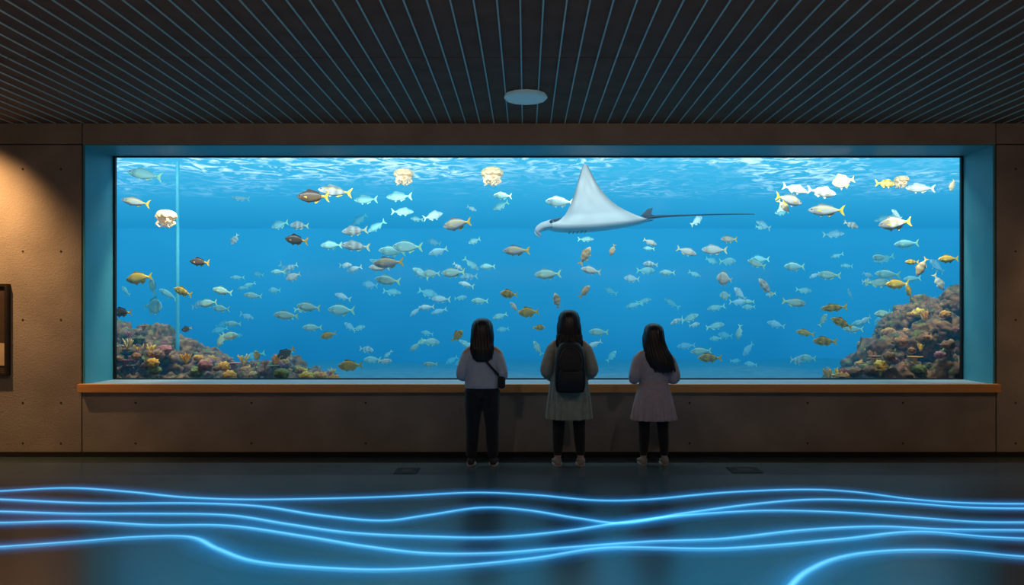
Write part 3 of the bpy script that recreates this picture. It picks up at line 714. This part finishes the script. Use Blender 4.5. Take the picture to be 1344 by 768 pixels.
        K.tube([(-.07*k,-.262*k,.765*k),(.07*k,-.262*k,.765*k)],[.0018]*2,6); K.obj('zips',M_zip,parent=e,cols=False)
        K=Geo()
        for s in (-1,1):
            K.tube([(s*.06*k,-.10*k,.97*k),(s*.075*k,-.07*k,1.02*k),(s*.08*k,.0,1.03*k),(s*.085*k,.08*k,.97*k),(s*.095*k,.105*k,.86*k),(s*.12*k,.06*k,.74*k),(s*.11*k,-.09*k,.68*k)],[.012,.016,.017,.017,.015,.009,.008],8,flat=.6)
        K.tube([(-.025*k,-.13*k,.99*k),(0,-.13*k,1.025*k),(.025*k,-.13*k,.99*k)],[.006]*3,8)
        K.obj('backpack_straps',M_bag,parent=e,cols=False)
    return e
child(-.368,6.46,1.25,1,.15)
child(.367,6.46,1.32,2,0)
child(1.09,6.49,1.205,3,-.25)

# ---------------------------------------------------------------- lights
def area(name,loc,rot,sx,sy,en,col):
    l=bpy.data.lights.new(name,'AREA'); l.shape='RECTANGLE'; l.size=sx; l.size_y=sy; l.energy=en; l.color=col
    o=bpy.data.objects.new(name,l); o.location=loc; o.rotation_euler=rot; link(o); return o
def spot(name,loc,target,en,col,ang=60,blend=.8,rad=.05):
    l=bpy.data.lights.new(name,'SPOT'); l.energy=en; l.color=col; l.spot_size=math.radians(ang); l.spot_blend=blend; l.shadow_soft_size=rad
    o=bpy.data.objects.new(name,l); o.location=loc; o.rotation_euler=(Vector(target)-Vector(loc)).to_track_quat('-Z','Y').to_euler(); link(o); return o
area('tank_fill_strip',(0.1,7.50,2.86),(math.radians(48),0,0),8.6,.12,95,(1,.99,.93))  # unseen strips added inside the tank to light the fish
area('tank_fill_strip',(0.1,9.2,2.88),(math.radians(28),0,0),12,.12,170,(.92,1,.95))
area('tank_fill_strip',(0.1,11.2,2.88),(math.radians(28),0,0),14,.12,190,(.92,1,.95))
spot('reef_fill_spot',(-3.3,7.5,2.84),(-3.9,8.0,.8),170,(1,.88,.68),70,.8,.04)  # unseen spots added to brighten and warm the reefs
spot('reef_fill_spot',(3.9,7.5,2.84),(4.2,8.0,1.0),150,(1,.88,.68),70,.8,.04)
spot('wall_washer_spot',(-4.95,6.05,2.95),(-5.05,6.85,1.75),230,(1,.55,.22),95,1,.04)
spot('wall_washer_spot',(5.3,6.0,2.95),(5.5,6.85,1.8),75,(1,.55,.22),90,1,.04)
spot('ceiling_fill_spot',(-1.2,3.2,2.95),(-.3,6.6,.7),30,(1,.86,.74),56,1,.1)  # unseen spots added as fill on the girls' backs
spot('ceiling_fill_spot',(2.0,3.2,2.95),(1.0,6.6,.7),30,(1,.86,.74),56,1,.1)
spot('ceiling_fill_spot',(-3.2,3.6,2.95),(-3.4,6.8,.6),60,(1,.66,.40),66,1,.1)  # unseen warm spots added to brighten the ledge and lower wall
spot('ceiling_fill_spot',(3.9,3.6,2.95),(3.9,6.8,.6),48,(1,.66,.40),66,1,.1)
area('ceiling_warm_fill',(0,.8,2.0),(math.radians(165),0,0),9,.3,90,(1,.66,.42))  # unseen upward lamp added to warm the ceiling
w=bpy.data.worlds.new('World'); scene.world=w; w.use_nodes=True
w.node_tree.nodes['Background'].inputs[0].default_value=(.02,.03,.04,1); w.node_tree.nodes['Background'].inputs[1].default_value=.3

cam=bpy.data.cameras.new('Camera'); co=bpy.data.objects.new('Camera',cam); link(co)
co.location=(0,0,CAMH); co.rotation_euler=(pi/2,0,0)
cam.sensor_width=36; cam.lens=36*1000/1344; cam.shift_x=-18/1344; cam.shift_y=26/1344
cam.clip_end=200
scene.camera=co
